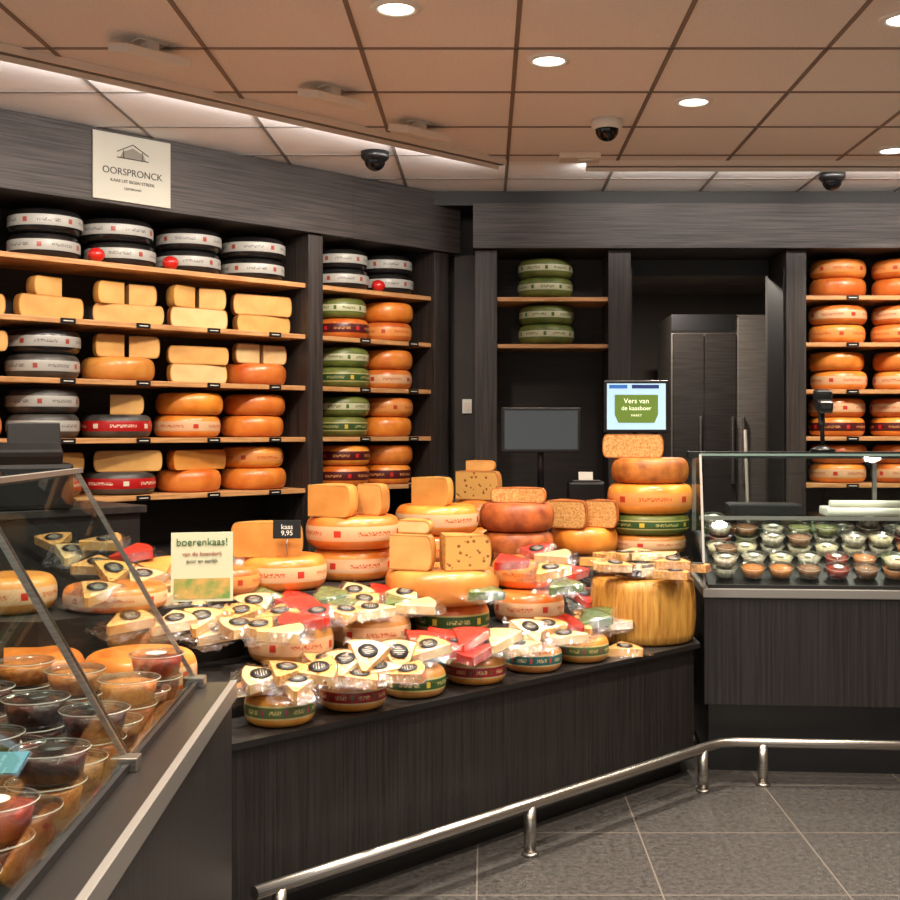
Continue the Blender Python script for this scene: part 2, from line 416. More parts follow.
for s in (.50,.91,2.31): 
    m=MB(); m.lathe([(r,z*.85) for r,z in ballprof(.042)],RIND['red'],seg=20); m.obj('red_wax_cheese_ball',ML@T(s,.043,2.3305))

# ------------------------------------------------------------------ wall sign
e=empty('wall_certificate_sign',ML@T(.635,-.0665,2.79))
m=MB(); m.box((0,0,0),(.42,.008,.33),mat('sign_board',(186,182,168),.5),bev=.002); m.obj('board',parent=e)
ink=mat('sign_ink',(60,54,50),.6)
FR=T(0,-.0055,0)@RX(90)
text('OORSPRONCK',.048,FR@T(0,-.02,0),ink,e); text('KAAS UIT EIGEN STREEK',.022,FR@T(0,-.065,0),ink,e); text('CERTIFICAAT',.016,FR@T(0,-.10,0),ink,e)
m=MB()
Mh=T(0,-.006,.05)
m.prism([(-.07,0),(.07,0),(.055,.03),(0,.055),(-.055,.03)],0,.001,mat('sign_emblem_grey',(130,124,112),.6),M=Mh@RX(90))
for a,b in (((-.085,.028),(0,.072)),((0,.072),(.085,.028)),((-.085,.0),(.085,.0)),((-.05,0),(-.05,.04)),((.05,0),(.05,.04))):
    m.tube([Mh@RX(90)@Vector((a[0],a[1],.001)),Mh@RX(90)@Vector((b[0],b[1],.001))],.002,ink,6)
m.obj('emblem',parent=e)

# ------------------------------------------------------------------ island counter
m=MB()
m.prism([(-.735,3.545),(.90,5.20),(.90,6.5),(-.02,5.9),(-1.9,4.02),(-1.9,3.38),(-.95,3.38)],.08,.56,woodI,woodI)
m.prism([(-.725,3.53),(.925,5.18),(.925,6.52),(-.02,5.95),(-1.92,4.05),(-1.92,3.36),(-.95,3.36)],.56,.58,blackm,slate)
m.prism([(-.72,3.64),(.85,5.25),(.85,6.4),(-.02,5.85),(-1.8,4.0),(-1.8,3.45),(-.90,3.45)],0,.08,black)
def off(v): return 4.25+v*1.41421
m.prism([(-.86,off(.27)-.86),(.46,off(.27)+.46),(.46,6.1),(-.02,5.84),(-1.85,4.0),(-1.85,3.42),(-1.05,3.42)],.581,.70,blackm,slate)
m.prism([(-.98,off(.60)-.98),(.35,off(.60)+.35),(.88,off(.42)+.88),(.88,6.35),(-.02,5.8),(-1.83,4.0),(-1.83,3.75),(-1.4,3.75)],.701,.90,blackm,slate)
m.obj('cheese_display_counter')
fw=[(280,.13,'small'),(353,.13,'smallr'),(414,.13,'smallg'),(476,.13,'smallr'),(533,.13,'smallb'),(581,.125,'small')]
for px,v,k in fw:
    x,y=IP(px,v); wheel(k,.112,.10,T(x,y,.581)@RZ(random.uniform(0,360)))
def W(px,v,z,kind,R,h=.125,ang=360,paste='y',rot=None,dx=0,dy=0,name='cheese_wheel'):
    x,y=IP(px,v); return wheel(kind,R,h,T(x+dx,y+dy,z+.001)@RZ(random.uniform(0,360) if rot is None else rot),ang=ang,paste=paste,name=name)
for px in (291,371,452,529):
    W(px,.43,.70,'orangeg' if px==452 else ('orangew' if px==529 else 'yelloww'),.148)
W(600,.36,.58,'amber',.14)
x,y=IP(442,.47)
wheel('amberp',.225,.13,T(x,y,.828))
wheel('yellow',.18,.135,T(x-.20,y-.09,.96)@RZ(-22),ang=86,paste='y',name='cut_cheese_piece')
wheel('yellow',.18,.135,T(x+.02,y-.155,.96)@RZ(14),ang=86,paste='h',name='cut_cheese_piece')
wheel('yellow',.14,.05,T(x-.17,y-.04,1.097)@RZ(-25),ang=100,paste='c',name='cut_cheese_piece')
def st(px,v,z,items,R):
    for k,r,h in items:
        W(px,v,z,k,r or R,h); z+=h+.001
    return z
zt=st(282,.78,.90,[('orangew',.17,.125)],.17)
x,y=IP(270,.78); wheel('yellow',.135,.13,T(x,y-.07,zt)@RZ(12),ang=168,paste='o',name='cut_cheese_half')
zt=st(353,.82,.90,[('orangew',.165,.125),('orangew',.19,.13)],.18)
x,y=IP(342,.82); wheel('yellow',.20,.125,T(x-.13,y-.05,zt)@RZ(-28),ang=92,paste='o',name='cut_cheese_piece'); wheel('yellow',.13,.125,T(x+.06,y+.03,zt)@RZ(-36),ang=80,paste='y',name='cut_cheese_piece')
zt=st(437,1.02,.90,[('orange',.185,.13),('orangew',.19,.13)],.18)
x,y=IP(432,1.02); wheel('yellow',.19,.125,T(x-.09,y-.05,zt)@RZ(-28),ang=80,paste='o',name='cut_cheese_piece')
zt=st(487,1.25,.90,[('orange',.17,.125),('orangew',.17,.13)],.17)
x,y=IP(482,1.25); wheel('yellow',.23,.14,T(x-.13,y-.06,zt)@RZ(-24),ang=88,paste='h',name='cut_cheese_piece'); wheel('amberp',.15,.05,T(x-.08,y-.03,zt+.141)@RZ(-20),ang=88,paste='y',name='cut_cheese_piece')
W(530,.53,.828,'orange',.168,.12)
zz=st(517,.86,.90,[('brown',.17,.13),('brown',.175,.13)],.17)
x,y=IP(514,.86); wheel('brown',.13,.07,T(x+.02,y-.03,zz)@RZ(-20),ang=200,paste='b',name='cut_cheese_piece')
zz=st(584,.80,.90,[('orangep',.165,.13)],.165)
x,y=IP(577,.80); wheel('brown',.20,.13,T(x-.15,y-.05,zz)@RZ(-24),ang=88,paste='b',name='cut_cheese_piece'); wheel('brown',.16,.13,T(x+.04,y-.03,zz)@RZ(-26),ang=84,paste='b',name='cut_cheese_piece')
x,y=IP(649,.62)
z=.90
for k,r,h in (('amber',.185,.09),('greend',.195,.10),('orange',.21,.145),('brown',.19,.125)):
    wheel(k,r,h,T(x+random.uniform(-.01,.01),y,z+.001)@RZ(random.uniform(0,360))); z+=h+.001
wheel('brown',.15,.115,T(x-.09,y-.07,z)@RZ(-16),ang=178,paste='b',name='cut_cheese_half')
pm=mat('parmesan_rind',(160,104,36),.45,0,(206,154,70),(60,60,2),5,.4)
m=MB(); p=[(0,0),(.20,0),(.222,.012)]+[(.222+.012*math.sin(pi*i/8),.012+.25*i/8) for i in range(1,8)]+[(.222,.262),(.20,.275),(0,.275)]
m.lathe(p,pm,seg=56); m.lathe([(0,.2755),(.12,.2755),(.12,.279),(0,.279)],CH['c'],seg=30)
px_,py_=.69,5.29
m.obj('parmesan_cheese_drum',T(px_,py_,.581))

# ------------------------------------------------------------------ vacuum packed wedges
labk=mat('round_label_black',(24,22,22),.4); labt=mat('round_label_print',(190,180,162),.5)
def packet(pc,rc,label,seed,sz=1.0):
    rnd=random.Random(seed); m=MB(); R=.15*sz; h=.035
    A=math.radians(54); n=8; o=-.072*sz
    poly=[(o,-.006),(o,.006)]+[(o+R*math.cos(A/2-A*i/n),R*math.sin(A/2-A*i/n)) for i in range(n+1)]
    m.prism(poly[::-1],.003,h,pc); 
    po=[(o+(R+.003)*math.cos(-A/2+A*i/n),(R+.003)*math.sin(-A/2+A*i/n)) for i in range(n+1)]
    for a,b in zip(po,po[1:]): m.quad([(a[0],a[1],.004),(b[0],b[1],.004),(b[0],b[1],h),(a[0],a[1],h)],rc)
    if label:
        Ml=T(.022*sz,0,0)
        m.lathe([(0,h+.0055),(.033,h+.0055),(.033,h+.003)],labk,M=Ml,seg=26)
        for q,w in ((-2,.018),(-1,.034),(0,.042),(1.2,.026),(2,.016)): m.box((.022*sz+q*.008,0,h+.006),(.0016,w,.0008),labt)
    nx,ny=14,12; g=[]
    for i in range(nx+1):
        row=[]
        for j in range(ny+1):
            X=-.105*sz+.215*sz*i/nx; Y=-.085*sz+.17*sz*j/ny
            dx=X-o; rr=math.hypot(dx,Y); aa=abs(math.atan2(Y,dx))
            ins = rr<R+.010 and aa<A/2+.16 and dx>-.01
            z=(h+.0015+rnd.uniform(0,.0012) if ins else .004+abs(rnd.gauss(0,.007)))
            row.append(m.bm.verts.new((X+rnd.uniform(-.004,.004),Y+rnd.uniform(-.004,.004),z)))
        g.append(row)
    for i in range(nx):
        for j in range(ny): m.face([g[i][j],g[i+1][j],g[i+1][j+1],g[i][j+1]],film,True)
    return m.mesh('packed_wedge')
PK={'y':packet(CH['y'],RIND['amber'],True,1),'c':packet(CH['c'],RIND['yellow'],True,2),'h':packet(CH['h'],RIND['amber'],True,3),
    'r':packet(CH['r'],RIND['red'],False,4),'g':packet(CH['g'],RIND['green'],False,5),'b':packet(CH['b'],RIND['brown'],True,6),'o':packet(CH['o'],RIND['orange'],False,7),
    'R':packet(CH['r'],RIND['red'],True,8),'cn':packet(CH['c'],RIND['black'],False,9)}
def pile(name,items):
    e=empty(name)
    for it in items:
        px,py,Z,k,rz,tilt=it; x,y=PT(px,py,Z)
        inst(PK[k],'pack',T(x,y,Z)@RZ(8+random.uniform(-20,20))@RX(tilt*.8+3)@RY(random.uniform(-6,6))@RZ(rz),e)
    return e
pile('vacuum_packed_cheese_wedges',[
 (255,692,.685,'o',30,12),(268,684,.715,'c',170,14),(296,692,.70,'y',80,12),(312,678,.73,'h',20,18),(284,680,.73,'b',60,6),
 (338,682,.69,'o',60,15),(345,672,.72,'c',95,24),(366,664,.74,'y',80,35),(330,668,.72,'y',200,10),(352,684,.69,'b',10,6),
 (398,664,.72,'h',90,42),(402,680,.69,'b',10,8),(425,656,.72,'y',60,18),(384,676,.70,'c',190,10),
 (436,655,.70,'r',20,14),(456,650,.71,'R',100,18),(468,645,.73,'r',70,14),(448,643,.73,'r',170,10),(485,650,.70,'R',30,16),(478,658,.69,'r',200,6),(420,648,.73,'r',60,10),
 (500,646,.72,'cn',80,16),(515,642,.70,'g',20,10),(530,638,.72,'c',90,26),(545,634,.71,'y',60,14),(522,652,.69,'c',190,5),
 (560,630,.71,'r',10,16),(578,632,.69,'y',120,12),(590,626,.71,'g',50,16),(602,622,.70,'g',90,12),(612,628,.66,'cn',20,10),(570,642,.685,'c',170,5),(620,655,.583,'y',20,2)])
pile('vacuum_packed_cheese_wedges',[
 (215,640,.80,'c',40,12),(200,628,.84,'y',80,20),(238,622,.84,'b',60,14),(255,612,.86,'c',90,20),(232,606,.86,'y',20,12),
 (275,622,.835,'b',50,10),(290,606,.86,'r',40,10),(300,594,.87,'R',90,14),(312,615,.85,'r',150,10),(325,604,.86,'g',60,14),(338,614,.835,'g',80,10),
 (350,600,.86,'c',30,14),(365,610,.84,'y',90,16),(380,600,.85,'r',50,13),(395,608,.835,'g',70,8),(408,602,.85,'c',110,14),(280,640,.83,'cn',20,4),(262,636,.83,'y',120,8),
 (220,618,.85,'y',150,10),(245,632,.835,'c',210,8),(302,628,.83,'r',190,6),(320,622,.835,'R',100,8),(350,618,.832,'y',200,6),(376,616,.832,'c',160,8),(415,612,.83,'cn',10,6),
 (300,612,.855,'r',100,10),(268,604,.87,'g',160,14),(180,616,.86,'y',60,14),(170,602,.88,'c',130,14)])
pile('vacuum_packed_cheese_wedges',[
 (125,628,.86,'y',60,18),(150,612,.88,'c',90,22),(170,630,.84,'c',40,12),(185,612,.87,'y',110,18),(112,580,.98,'h',80,25),(90,572,.99,'b',30,14),
 (140,585,.96,'c',60,16),(160,575,.98,'o',100,20),(95,600,.95,'y',70,14),(70,560,1.02,'c',80,16),(130,560,1.03,'r',40,12),(55,548,1.05,'b',90,14),(100,548,1.06,'y',10,12),(175,590,.93,'b',60,14),(195,600,.9,'c',30,10)])
e=empty('packed_cheese_portions')
for i in range(26):
    a=random.uniform(0,2*pi); r=random.uniform(.04,.26); z=.872+.013*(i%5)
    inst(PK[random.choice(['cn','b','c','b','cn','o'])],'pack',T(px_+r*math.cos(a),py_+r*math.sin(a),z)@RZ(random.uniform(0,360))@RX(random.uniform(-6,8)),e)
for (x,y,z,k,R,h) in ((-1.06,3.68,.70,'orangew',.17,.12),(-1.40,3.66,.70,'orange',.17,.12),(-1.70,3.64,.70,'yelloww',.15,.12),(-1.25,4.05,.901,'orangew',.17,.08),(-1.58,3.98,.901,'amber',.15,.12),
    (-.96,4.40,.901,'orange',.13,.10),):
    wheel(k,R,h,T(x,y,z+.001)@RZ(random.uniform(0,360)))
pile('vacuum_packed_cheese_wedges',[(505,568,.955,'r',60,6),(538,558,.952,'R',100,16),(552,562,.955,'cn',10,8),(480,598,.86,'g',30,12),(572,578,.90,'r',70,8),(560,592,.86,'g',30,10),(585,602,.74,'R',100,20),(548,578,.952,'y',40,6)])

x,y=PT(202,602,.905)
e=empty('standing_info_card',T(x,y,.906)@RZ(12)@RX(-8))
m=MB(); m.box((0,0,.12),(.21,.004,.24),mat('info_card',(184,188,160),.5),bev=.001); m.box((0,-.003,.045),(.19,.001,.07),mat('card_photo',(190,146,80),.5,0,(90,130,60),(20,20,20))); m.obj('card',parent=e)
text('boerenkaas!',.036,T(0,-.004,.205)@RX(90),mat('card_green',(34,82,36),.6),e); text('van de boerderij',.020,T(0,-.004,.165)@RX(90),mat('card_red',(150,60,40),.6),e); text('puur en eerlijk',.018,T(0,-.004,.14)@RX(90),ink,e)
x,y=PT(241,590,.90)
m=MB(); m.lathe([(0,0),(.033,0),(.035,.004),(.035,.09),(.028,.1),(.028,.125),(.0,.125)],white,seg=24); m.obj('white_jar',T(x,y,.901))
def tagat(x,y,Z,s=.07,rot=8):
    e=empty('blackboard_price_tag',T(x,y,Z)@RZ(rot)@RX(-8))
    m=MB(); m.box((0,0,s*.45+.02),(s*1.2,.003,s*.8),black,bev=.001); m.tube([(0,.003,-.045),(0,.003,.04)],.002,steel,6); m.obj('board',parent=e)
    text('kaas',s*.3,T(0,-.0025,s*.55+.02)@RX(90),paperw,e,'chalk_line_1'); text('9,95',s*.3,T(0,-.0025,s*.28+.02)@RX(90),paperw,e,'chalk_line_2')
tagat(-.735,4.43,1.075,.085)
x,y=PT(443,488,1.165); tagat(x,y,1.165,.06)

# ------------------------------------------------------------------ left display case
MC=T(-.68,3.24,0)@RZ(3.7)
m=MB()
m.bb(-1.02,-.006,-3.0,0,.10,.775,woodI,MC,bev=.003)
m.bb(-.98,-.08,-2.95,-.04,0,.10,black,MC)
m.bb(-1.02,.0,-3.0,.01,.78,.80,blackm,MC)
m.bb(-.012,.006,-3.0,.012,.775,.822,alu,MC,bev=.002)
m.bb(-.085,-.012,-3.0,.01,.80,.818,mat('case_ledge_dark',(34,31,30),.3,.1),MC)
m.bb(-.105,-.085,-3.0,.01,.80,.835,steelD,MC)
m.bb(-1.02,-.98,-3.0,0,.8,1.38,blackm,MC)
m.bb(-.98,-.60,-2.98,-.02,.80,.94,blackm,MC,bev=.004)
def slant(y0,y1,mm,t=.006,x0=-.095,x1=-.405,z0=.835,z1=1.39):
    m.prism([(x0,z0),(x1,z1),(x1-t,z1),(x0-t,z0)],-y1,-y0,mm,M=MC@RX(90))
for i in range(4):
    a=-.02-.78*i
    slant(a-.775,a,glass)
    slant(a-.012,a,steel,.012); slant(a-.775,a-.763,steel,.012)
    m.bb(-.125,-.07,a-.045,a+.0,.818,.845,steel,MC,bev=.003)
m.bb(-.99,-.405,-3.0,-.005,1.388,1.396,glass,MC); m.bb(-.42,-.40,-3.0,0,1.386,1.398,alu,MC)
m.prism([(-.10,.83),(-.405,1.385),(-.98,1.385),(-.98,.83)],.012,.018,glass,M=MC@RX(90))
m.bb(-.98,-.62,-2.9,-.04,1.13,1.136,glass,MC); 
m.obj('refrigerated_display_case')
FOOD=[mat('food_red',(120,24,14),.35,0,(170,56,26),(60,60,60),4,.4),mat('food_olive',(100,100,56),.35,0,(150,146,90),(70,70,70),4,.5),mat('food_cream',(184,160,120),.5,0,(218,204,174),(50,50,50),4,.4),
 mat('food_orange',(176,90,30),.4,0,(206,134,64),(60,60,60),4,.4),mat('food_green',(60,86,44),.4,0,(120,134,80),(60,60,60),4,.5),mat('food_dark',(42,16,11),.3,0,(84,34,20),(60,60,60),4,.5),mat('food_brown',(104,62,38),.4,0,(160,108,70),(60,60,60),4,.5),
 mat('food_white',(206,200,186),.5,0,(150,120,90),(80,80,80),4,.4)]
_dc={}
def deli(fi,R=.06,h=.05,lid=True):
    k=(fi,R,h)
    if k in _dc: return _dc[k]
    m=MB(); m.lathe([(0,.002),(R*.8,.002),(R*.93,h*.78),(R*.6,h*.84),(0,h*.86)],FOOD[fi],seg=24)
    m.lathe([(0,0),(R*.83,0),(R*.97,h*.9)],clear,seg=26)
    m.lathe([(R*.97,h*.9),(R*1.05,h*.92),(R*1.05,h*1.02),(R*.98,h*1.03),(R*.92,h*.96),(R*.55,h*.96),(R*.50,h*1.0),(0,h*1.0)],clear,seg=26)
    m.lathe([(R*1.052,h*.97),(R*1.06,h*.99),(R*1.052,h*1.01)],paperw,seg=26)
    if fi in (0,2,5,7): m.lathe([(0,h*1.005),(R*.40,h*1.005),(R*.40,h*1.01),(0,h*1.01)],paperw if fi!=5 else labk,seg=20,M=T(R*.05,0,.001))
    _dc[k]=m.mesh('deli_container'); return _dc[k]
e=empty('deli_containers',MC)
for r,x in enumerate((-.19,-.345,-.50)):
    for c in range(17):
        y=-.11-.155*c-.04*r
        inst(deli([5,0,5,6,0,3,5][(c*2+r*3)%7],.068,.06),'container',T(x-.0,y,.8005)@RZ(random.uniform(0,360)),e)
        if (c+r)%2==0: inst(deli([0,5,3,0,5][(c+r)%5],.068,.055),'container',T(x+.006,y+.005,.864)@RZ(random.uniform(0,360)),e)
e=empty('packed_meats',MC)
for c in range(16):
    inst(PK[random.choice('rRboh')],'pack',T(-.70+random.uniform(-.03,.03),-.15-.16*c,.945+random.uniform(0,.03))@RZ(random.uniform(0,360))@RX(random.uniform(0,14)),e)
for (x,y,z,k,h) in ((-.82,-.22,.942,'grey',.1),(-.82,-.22,1.045,'amber',.08),(-.82,-.60,.942,'orangew',.12),):
    wheel(k,.145,h,MC@T(x,y,z))
wheel('black',.14,.09,MC@T(-.88,-.30,1.138)@RZ(20),ang=110,paste='c',name='cut_cheese_piece')
wheel('amberp',.14,.1,MC@T(-.86,-.62,1.138)@RZ(10),ang=120,paste='o',name='cut_cheese_piece')
m=MB(); m.box((0,0,.02),(.07,.07,.004),mat('blue_card',(20,100,120),.4),R=RX(14)); m.obj('blue_price_card',MC@T(-.20,-1.25,.93))

# ------------------------------------------------------------------ right display case
MR=T(.945,5.20,0)@RZ(-4.5)
m=MB()
m.bb(0,2.6,0,.9,.31,.775,woodI,MR,bev=.004); m.bb(.03,2.55,.10,.86,0,.31,black,MR)
m.bb(-.005,2.6,-.012,.9,.775,.815,alu,MR,bev=.004); m.bb(0.02,2.6,0,.9,.815,.83,blackm,MR)
def prismx(x0,x1,prof,mm):
    M=MR@Matrix(((0,0,1,0),(1,0,0,0),(0,1,0,0),(0,0,0,1)))
    m.prism(prof,x0,x1,mm,M=M)
prismx(.0,2.6,[(.02,.83),(.20,1.385),(.206,1.385),(.026,.83)],glass)
prismx(.0,.008,[(.02,.83),(.20,1.385),(.80,1.385),(.80,.83)],glass)
prismx(-.002,.008,[(.012,.83),(.192,1.39),(.208,1.39),(.028,.83)],alu)
for x in (.93,1.8): prismx(x-.004,x+.004,[(.016,.83),(.196,1.39),(.212,1.39),(.032,.83)],alu)
gedge=mat('glass_edge_green',(130,156,148),.15,.2)
m.bb(0,2.6,.20,.72,1.385,1.393,glass,MR); m.bb(0,2.6,.72,.86,1.36,1.393,blackm,MR); m.bb(0,2.6,.193,.207,1.384,1.394,gedge,MR)
m.bb(0.02,2.6,.42,.82,1.085,1.093,glass,MR); m.bb(.02,2.6,.415,.424,1.080,1.098,alu,MR)
for x in (.02,.9,1.8,2.57): m.bb(x,x+.02,.78,.80,.83,1.37,alu,MR)
prismx(.02,2.6,[(.03,.83),(.78,.83),(.78,1.0),(.62,1.0)],steelD)
m.obj('refrigerated_display_case')
e=empty('deli_containers',MR)
for r in range(5):
    y=.10+r*.122; z=.831+max(0,(y-.03))*.29
    for c in range(20):
        fi=random.choice([0,1,2,7,4,6,3,2,7,6])
        inst(deli(fi,.053,.042),'container',T(.10+c*.122+.02*(r%2),y,z+.012)@RX(16)@RZ(random.uniform(0,360)),e)
        if random.random()<(.25 if r<2 else .7): inst(deli(random.choice([1,2,7,6,7]),.053,.04),'container',T(.10+c*.122+.02*(r%2),y-.01,z+.057)@RX(14),e)
m=MB(); m.box((.34,.60,1.12),(.34,.22,.05),black,bev=.004); m.box((.34,.60,1.146),(.32,.20,.004),steelD); m.obj('black_serving_tray',MR)
m=MB()
for i in range(4): m.tube([(.62,.5+i*.05,1.115),(1.0,.5+i*.05,1.115)],.02,paperw)
m.tube([(.64,.53,1.15),(.98,.53,1.15)],.018,paperw); m.obj('paper_rolls',MR)
m=MB(); m.box((0,0,.03),(.3,.26,.06),steelD,bev=.008); m.box((0,0,.068),(.28,.24,.01),steel,bev=.003); m.box((0,.16,.24),(.24,.03,.1),black,bev=.004,R=RX(-10)); m.tube([(0,.15,.0),(0,.15,.22)],.015,steelD); m.obj('shop_scale',MR@T(1.15,.52,1.394))
m=MB(); m.lathe([(0,0),(.06,0),(.062,.01),(.03,.022),(.012,.03),(0,.03)],black,seg=24)
m.tube([(0,0,.02),(0,.01,.12),(0,.005,.2)],.011,black); m.box((0,-.02,.235),(.075,.13,.06),black,bev=.014,R=RX(20)); m.box((0,.0,.275),(.085,.085,.06),black,bev=.016,R=RX(10)); m.box((0,-.085,.225),(.05,.004,.03),steelD,R=RX(20))
m.box((0,.03,.18),(.03,.035,.12),black,bev=.01,R=RX(-14))
m.obj('barcode_scanner',MR@T(.66,.79,1.394))

# ------------------------------------------------------------------ cash desk with screens
m=MB(); m.bb(-.25,1.05,6.56,7.05,.05,1.06,blackm,bev=.004); m.bb(-.27,1.07,6.53,7.07,1.06,1.09,slate,bev=.003); m.bb(-.2,1.0,6.6,7.0,0,.05,black); m.obj('cash_desk')
def monitor(name,X,Y,Zc,w,h,base,scr):
    e=empty(name,T(X,Y,base))
    m=MB(); zc=Zc-base
    m.box((0,0,zc),(w,.035,h),black,bev=.006); m.box((0,.03,zc),(w*.5,.03,h*.5),black,bev=.01); m.tube([(0,.04,.01),(0,.04,zc)],.018,black); m.box((0,.03,.008),(.22,.18,.016),black,bev=.004)
    m.obj('body',parent=e)
    m=MB(); m.box((0,-.0185,zc),(w-.035,.002,h-.035),scr); m.obj('screen',parent=e); return e,zc
offs=mat('screen_grey_reflection',(60,66,70),.15,emit=.25)  # grey reflection on the black monitor, painted as colour and faint glow
ons=mat('screen_lit',(176,214,236),.3,emit=.55)
monitor('point_of_sale_monitor',.305,6.66,1.50,.44,.25,1.0905,offs)
e,zc=monitor('customer_display_monitor',.832,6.66,1.63,.36,.29,1.0905,ons)
m=MB(); g=mat('screen_green',(96,124,44),.5,emit=.5); m.prism([(-.12,-.03),(-.10,-.075),(.10,-.075),(.12,-.03),(.12,.08),(-.12,.08)],0,.001,g,M=T(0,-.02,zc-.015)@RX(90)); m.box((-.1,-.0205,zc+.11),(.1,.001,.02),mat('screen_blue',(40,96,170),.5,emit=.8)); m.box((.05,-.0205,zc+.11),(.15,.001,.02),mat('screen_navy',(30,50,110),.5,emit=.5)); m.obj('screen_graphic',parent=e)
lw_=mat('screen_text',(230,236,200),.5,emit=1); text('Vers van',.040,T(0,-.022,zc+.03)@RX(90),lw_,e); text('de kaasboer',.034,T(0,-.022,zc-.01)@RX(90),lw_,e); text('MARKT',.018,T(0,-.022,zc-.05)@RX(90),lw_,e)
m=MB(); m.box((0,0,.06),(.2,.2,.12),black,bev=.012); m.box((0,-.05,.125),(.16,.06,.01),steelD,bev=.003); m.box((0,-.02,.15),(.08,.004,.05),paperw,R=RX(-20)); m.obj('receipt_printer',T(.56,6.76,1.0905))
m=MB(); m.box((0,0,.012),(.34,.13,.02),black,bev=.004)
for i in range(10):
    for j in range(3): m.box((-.15+i*.033,-.035+j*.035,.026),(.026,.026,.01),steelD,bev=.003)
m.obj('keyboard',T(-.04,6.64,1.0905))
m=MB(); m.box((0,0,.09),(.5,.3,.18),black,bev=.02); m.box((0,-.1,.21),(.42,.1,.08),blackm,bev=.02,R=RX(25)); m.tube([(-.2,-.05,.2),(.2,-.05,.24)],.012,steelD); m.box((.12,-.02,.28),(.2,.02,.12),black,bev=.006,R=RX(-12))
m.obj('cheese_cutting_machine',T(-1.90,4.70,1.191)@RZ(30))
m=MB(); m.bb(-.9,.3,-.2,.25,.06,1.16,blackm,bev=.004); m.bb(-.92,.32,-.22,.27,1.16,1.19,slate,bev=.003); m.bb(-.85,.25,-.15,.2,0,.06,black); m.obj('rear_work_counter',T(-1.78,4.88,0)@RZ(45))
m=MB(); m.tube([(0,0,.10),(.02,.30,1.5)],.011,mat('broom_handle',(150,142,130),.5),10); m.box((0,-.01,.07),(.3,.05,.05),mat('broom_head_wood',(150,100,60),.6),bev=.008)
bri=mat('bristles',(60,50,44),.8)
for i in range(24): m.box((-.14+i*.012,-.01,.024),(.008,.035,.048),bri)
m.obj('broom',T(1.66,7.48,0))
m=MB(); m.box((0,0,0),(.06,.012,.09),white,bev=.003); m.box((0,-.008,0),(.03,.008,.05),cream,bev=.002); m.obj('wall_switch',T(-.12,7.592,1.65))

# ------------------------------------------------------------------ foot rail
m=MB()
pts=[(-.66,3.42),(.2,4.28),(.93,5.01),(.99,5.06),(1.06,5.075),(1.15,5.07),(3.2,4.90)]
m.tube([(x,y,.18) for x,y in pts],.020,steel,18)
for x,y,zx in ((.155,4.235,0),(.90,4.98,0),(1.17,5.068,0),(-.60,3.48,0),(2.2,4.983,0)):
    m.tube([(x,y,.012),(x,y,.175)],.022,steel,16); m.lathe([(0,0),(.030,0),(.030,.008),(.023,.012),(0,.012)],steel,M=T(x,y,.0005),seg=22)
m.obj('foot_rail')

# ------------------------------------------------------------------ ceiling fixtures
WARM=(1,.87,.72)
def spot_light(name,loc,tgt,E,size=70,blend=.6,col=WARM,r=.05,parent=None):
    l=bpy.data.lights.new(name,'SPOT'); l.energy=E; l.spot_size=math.radians(size); l.spot_blend=blend; l.color=col; l.shadow_soft_size=r
    o=bpy.data.objects.new(name,l); COL.objects.link(o)
    d=Vector(tgt)-Vector(loc)
    if parent: o.parent=parent; o.matrix_parent_inverse=Matrix()
    o.matrix_local=Matrix.Translation(loc)@d.to_track_quat('-Z','Y').to_matrix().to_4x4()
    return o
def downlight(x,y,E=30):
    e=empty('recessed_downlight',T(x,y,CE))
    m=MB(); m.lathe([(.062,-.002),(.064,-.008),(.088,-.006),(.09,-.0005)],white,seg=32); m.lathe([(0,-.003),(.062,-.003)],glow,seg=32); m.obj('trim_ring',parent=e)
    l=bpy.data.lights.new('lamp','AREA'); l.shape='DISK'; l.size=.11; l.energy=E; l.color=WARM; l.spread=math.radians(130)
    o=bpy.data.objects.new('lamp',l); COL.objects.link(o); o.parent=e; o.location=(0,0,-.012)
for x,y in ((-.314,4.19),(.25,4.78),(.93,5.38),(2.14,6.32),(-.9,3.6),(-1.5,3.0),(.6,3.4),(1.5,4.3),(2.5,5.2),(0,2.2),(1.2,2.2),(-1.2,1.4),(.3,.6),(2.2,3.0),(1.5,.8)):  # lamps outside the view are added to fill the room with light
    downlight(x,y,26)
def projector(x,y,tx,ty,tz,E=120,rot=45):
    e=empty('ceiling_projector_lamp')
    m=MB(); M=T(x,y,CE-.05)@RZ(rot)
    m.box((0,0,0),(.27,.15,.035),cream,M,bev=.006,R=RX(14)); m.box((0,.0,.024),(.05,.05,.04),cream,M); m.box((0,.0,.046),(.12,.06,.006),cream,M)
    m.obj('head',parent=e)
    spot_light('beam',(x,y+.10,CE-.11),(tx,ty,tz),E,95,.8,WARM,.08,e)
lampE=66
def wl(s,d=0): 
    v=ML@Vector((s,d,0)); return v.x,v.y
for (x,y,s) in ((-1.277,4.56,.35),(-.66,5.17,1.2),(-.32,5.75,2.0)):
    tx,ty=wl(s); projector(x,y,tx,ty,1.65,lampE)
tx,ty=wl(-.6); projector(-2.0,3.8,tx,ty,1.65,lampE)
def track(x0,x1,M,E):
    e=empty('ceiling_track',M)
    m=MB(); m.bb(x0,x1,-.03,.03,-.03,-.001,cream); m.bb(x0,x1,-.012,.012,-.032,-.029,steelD); m.bb(x0,x1,.028,.034,-.05,-.001,cream); m.obj('rail',parent=e)
    l=bpy.data.lights.new('led_strip','AREA'); l.shape='RECTANGLE'; l.size=x1-x0; l.size_y=.03; l.energy=E; l.color=(1,.93,.86)
    o=bpy.data.objects.new('led_strip',l); COL.objects.link(o); o.parent=e
    o.matrix_local=T((x0+x1)/2,.045,-.035)@RX(84)
    return e
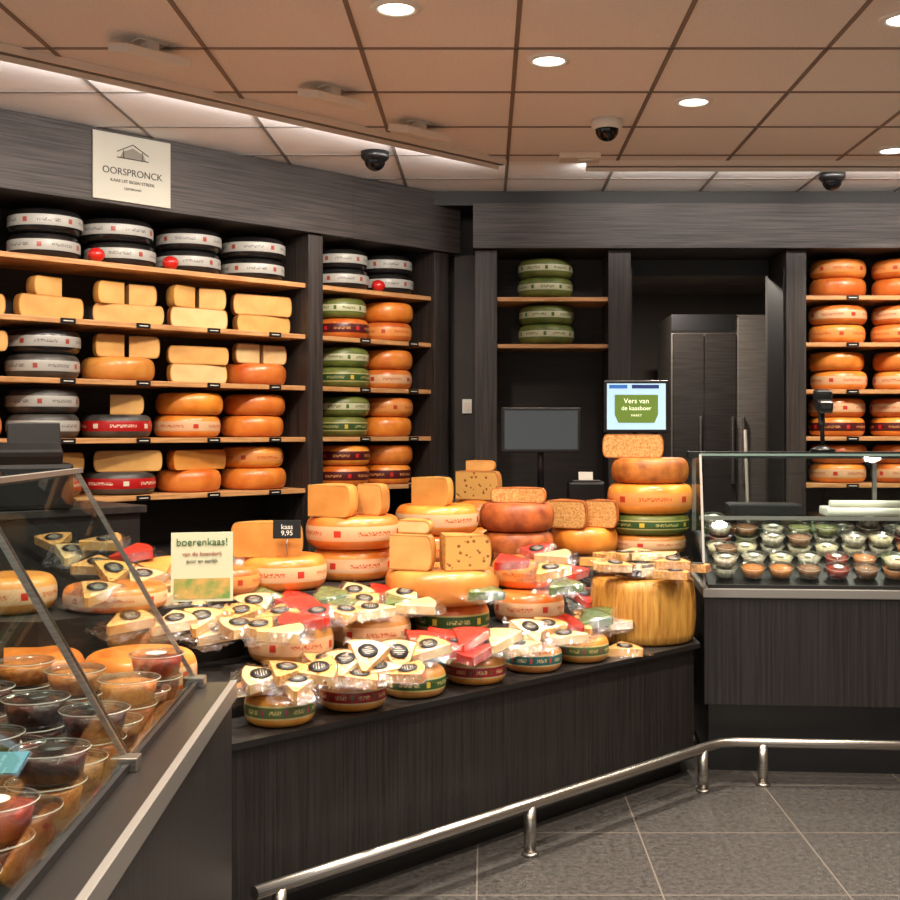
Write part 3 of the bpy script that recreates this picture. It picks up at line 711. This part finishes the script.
track(-2.6,1.98,T(-1.31,5.14,CE)@RZ(45),20)
track(-2.45,.8,T(3.0,6.58,CE),17)
def added_spot(x,y,tgt,E=120):
    e=empty('added_track_spotlight')
    d=(Vector(tgt)-Vector((x,y,CE-.1))).normalized(); q=d.to_track_quat('-Z','Y').to_matrix().to_4x4()
    m=MB(); M=T(x,y,CE-.10)@q; m.lathe([(0,.05),(.025,.05),(.032,.03),(.036,-.045),(.03,-.045),(.028,-.03)],cream,M=M,seg=22); m.lathe([(0,-.03),(.028,-.03)],glow,M=M,seg=22); m.tube([(x,y,CE-.03),(x,y,CE-.09)],.008,cream)
    m.obj('head',parent=e)
    p=Vector((x,y,CE-.10))+d*.06
    spot_light('beam',p,tgt,E,85,.8,WARM,.05,e)
for (x,y,t) in ((2.45,6.56,(2.4,7.5,1.7)),(3.1,6.56,(3.0,7.5,1.7))): added_spot(x,y,t,45)  # unseen spots, added out of view to brighten the right shelves
def dome(px,py,k):
    Y=1200*(CE-CZ)/(430-py); X=(px-486)/1200*Y
    m=MB(); bs=white if k else black
    m.lathe([(0,0),(.075,0),(.075,-.03),(.062,-.045),(.0,-.045)],bs,seg=28)
    m.lathe([(.06,-.04)]+[(.056*math.cos(a*pi/16),-.045-.056*math.sin(a*pi/16)) for a in range(0,8)]+[(0,-.101)],mat('dome_black_%d'%px,(8,8,10),.08),seg=28)
    m.obj('security_camera_dome',T(X,Y,CE-.0005))
dome(607,120,1); dome(375,152,0); dome(832,173,0)
m=MB(); m.box((0,0,-.015),(.22,.12,.03),cream,bev=.005); m.box((.03,0,-.033),(.08,.05,.008),white,bev=.003); m.obj('ceiling_air_sensor',T(.50,6.42,CE-.0005))
e=empty('recessed_downlight',T(1.3,8.4,2.72)); l=bpy.data.lights.new('lamp','AREA'); l.shape='DISK'; l.size=.15; l.energy=32; l.color=(1,.88,.75)
o=bpy.data.objects.new('lamp',l); COL.objects.link(o); o.parent=e; o.location=(0,0,-.02)
m=MB(); m.lathe([(0,-.004),(.07,-.004)],glow,seg=24); m.lathe([(.07,-.004),(.09,-.001)],white,seg=24); m.obj('trim_ring',parent=e)

# ------------------------------------------------------------------ world + camera
w=bpy.data.worlds.new('world'); S.world=w; w.use_nodes=True
w.node_tree.nodes['Background'].inputs[0].default_value=(1,.93,.86,1); w.node_tree.nodes['Background'].inputs[1].default_value=.75
c=bpy.data.cameras.new('camera'); c.lens=48; c.sensor_width=36; c.shift_x=-.04; c.shift_y=-20/900
co=bpy.data.objects.new('camera',c); COL.objects.link(co); co.location=(0,0,CZ); co.rotation_euler=(pi/2,0,0); S.camera=co
S.view_settings.view_transform='Standard'; S.view_settings.look='None'
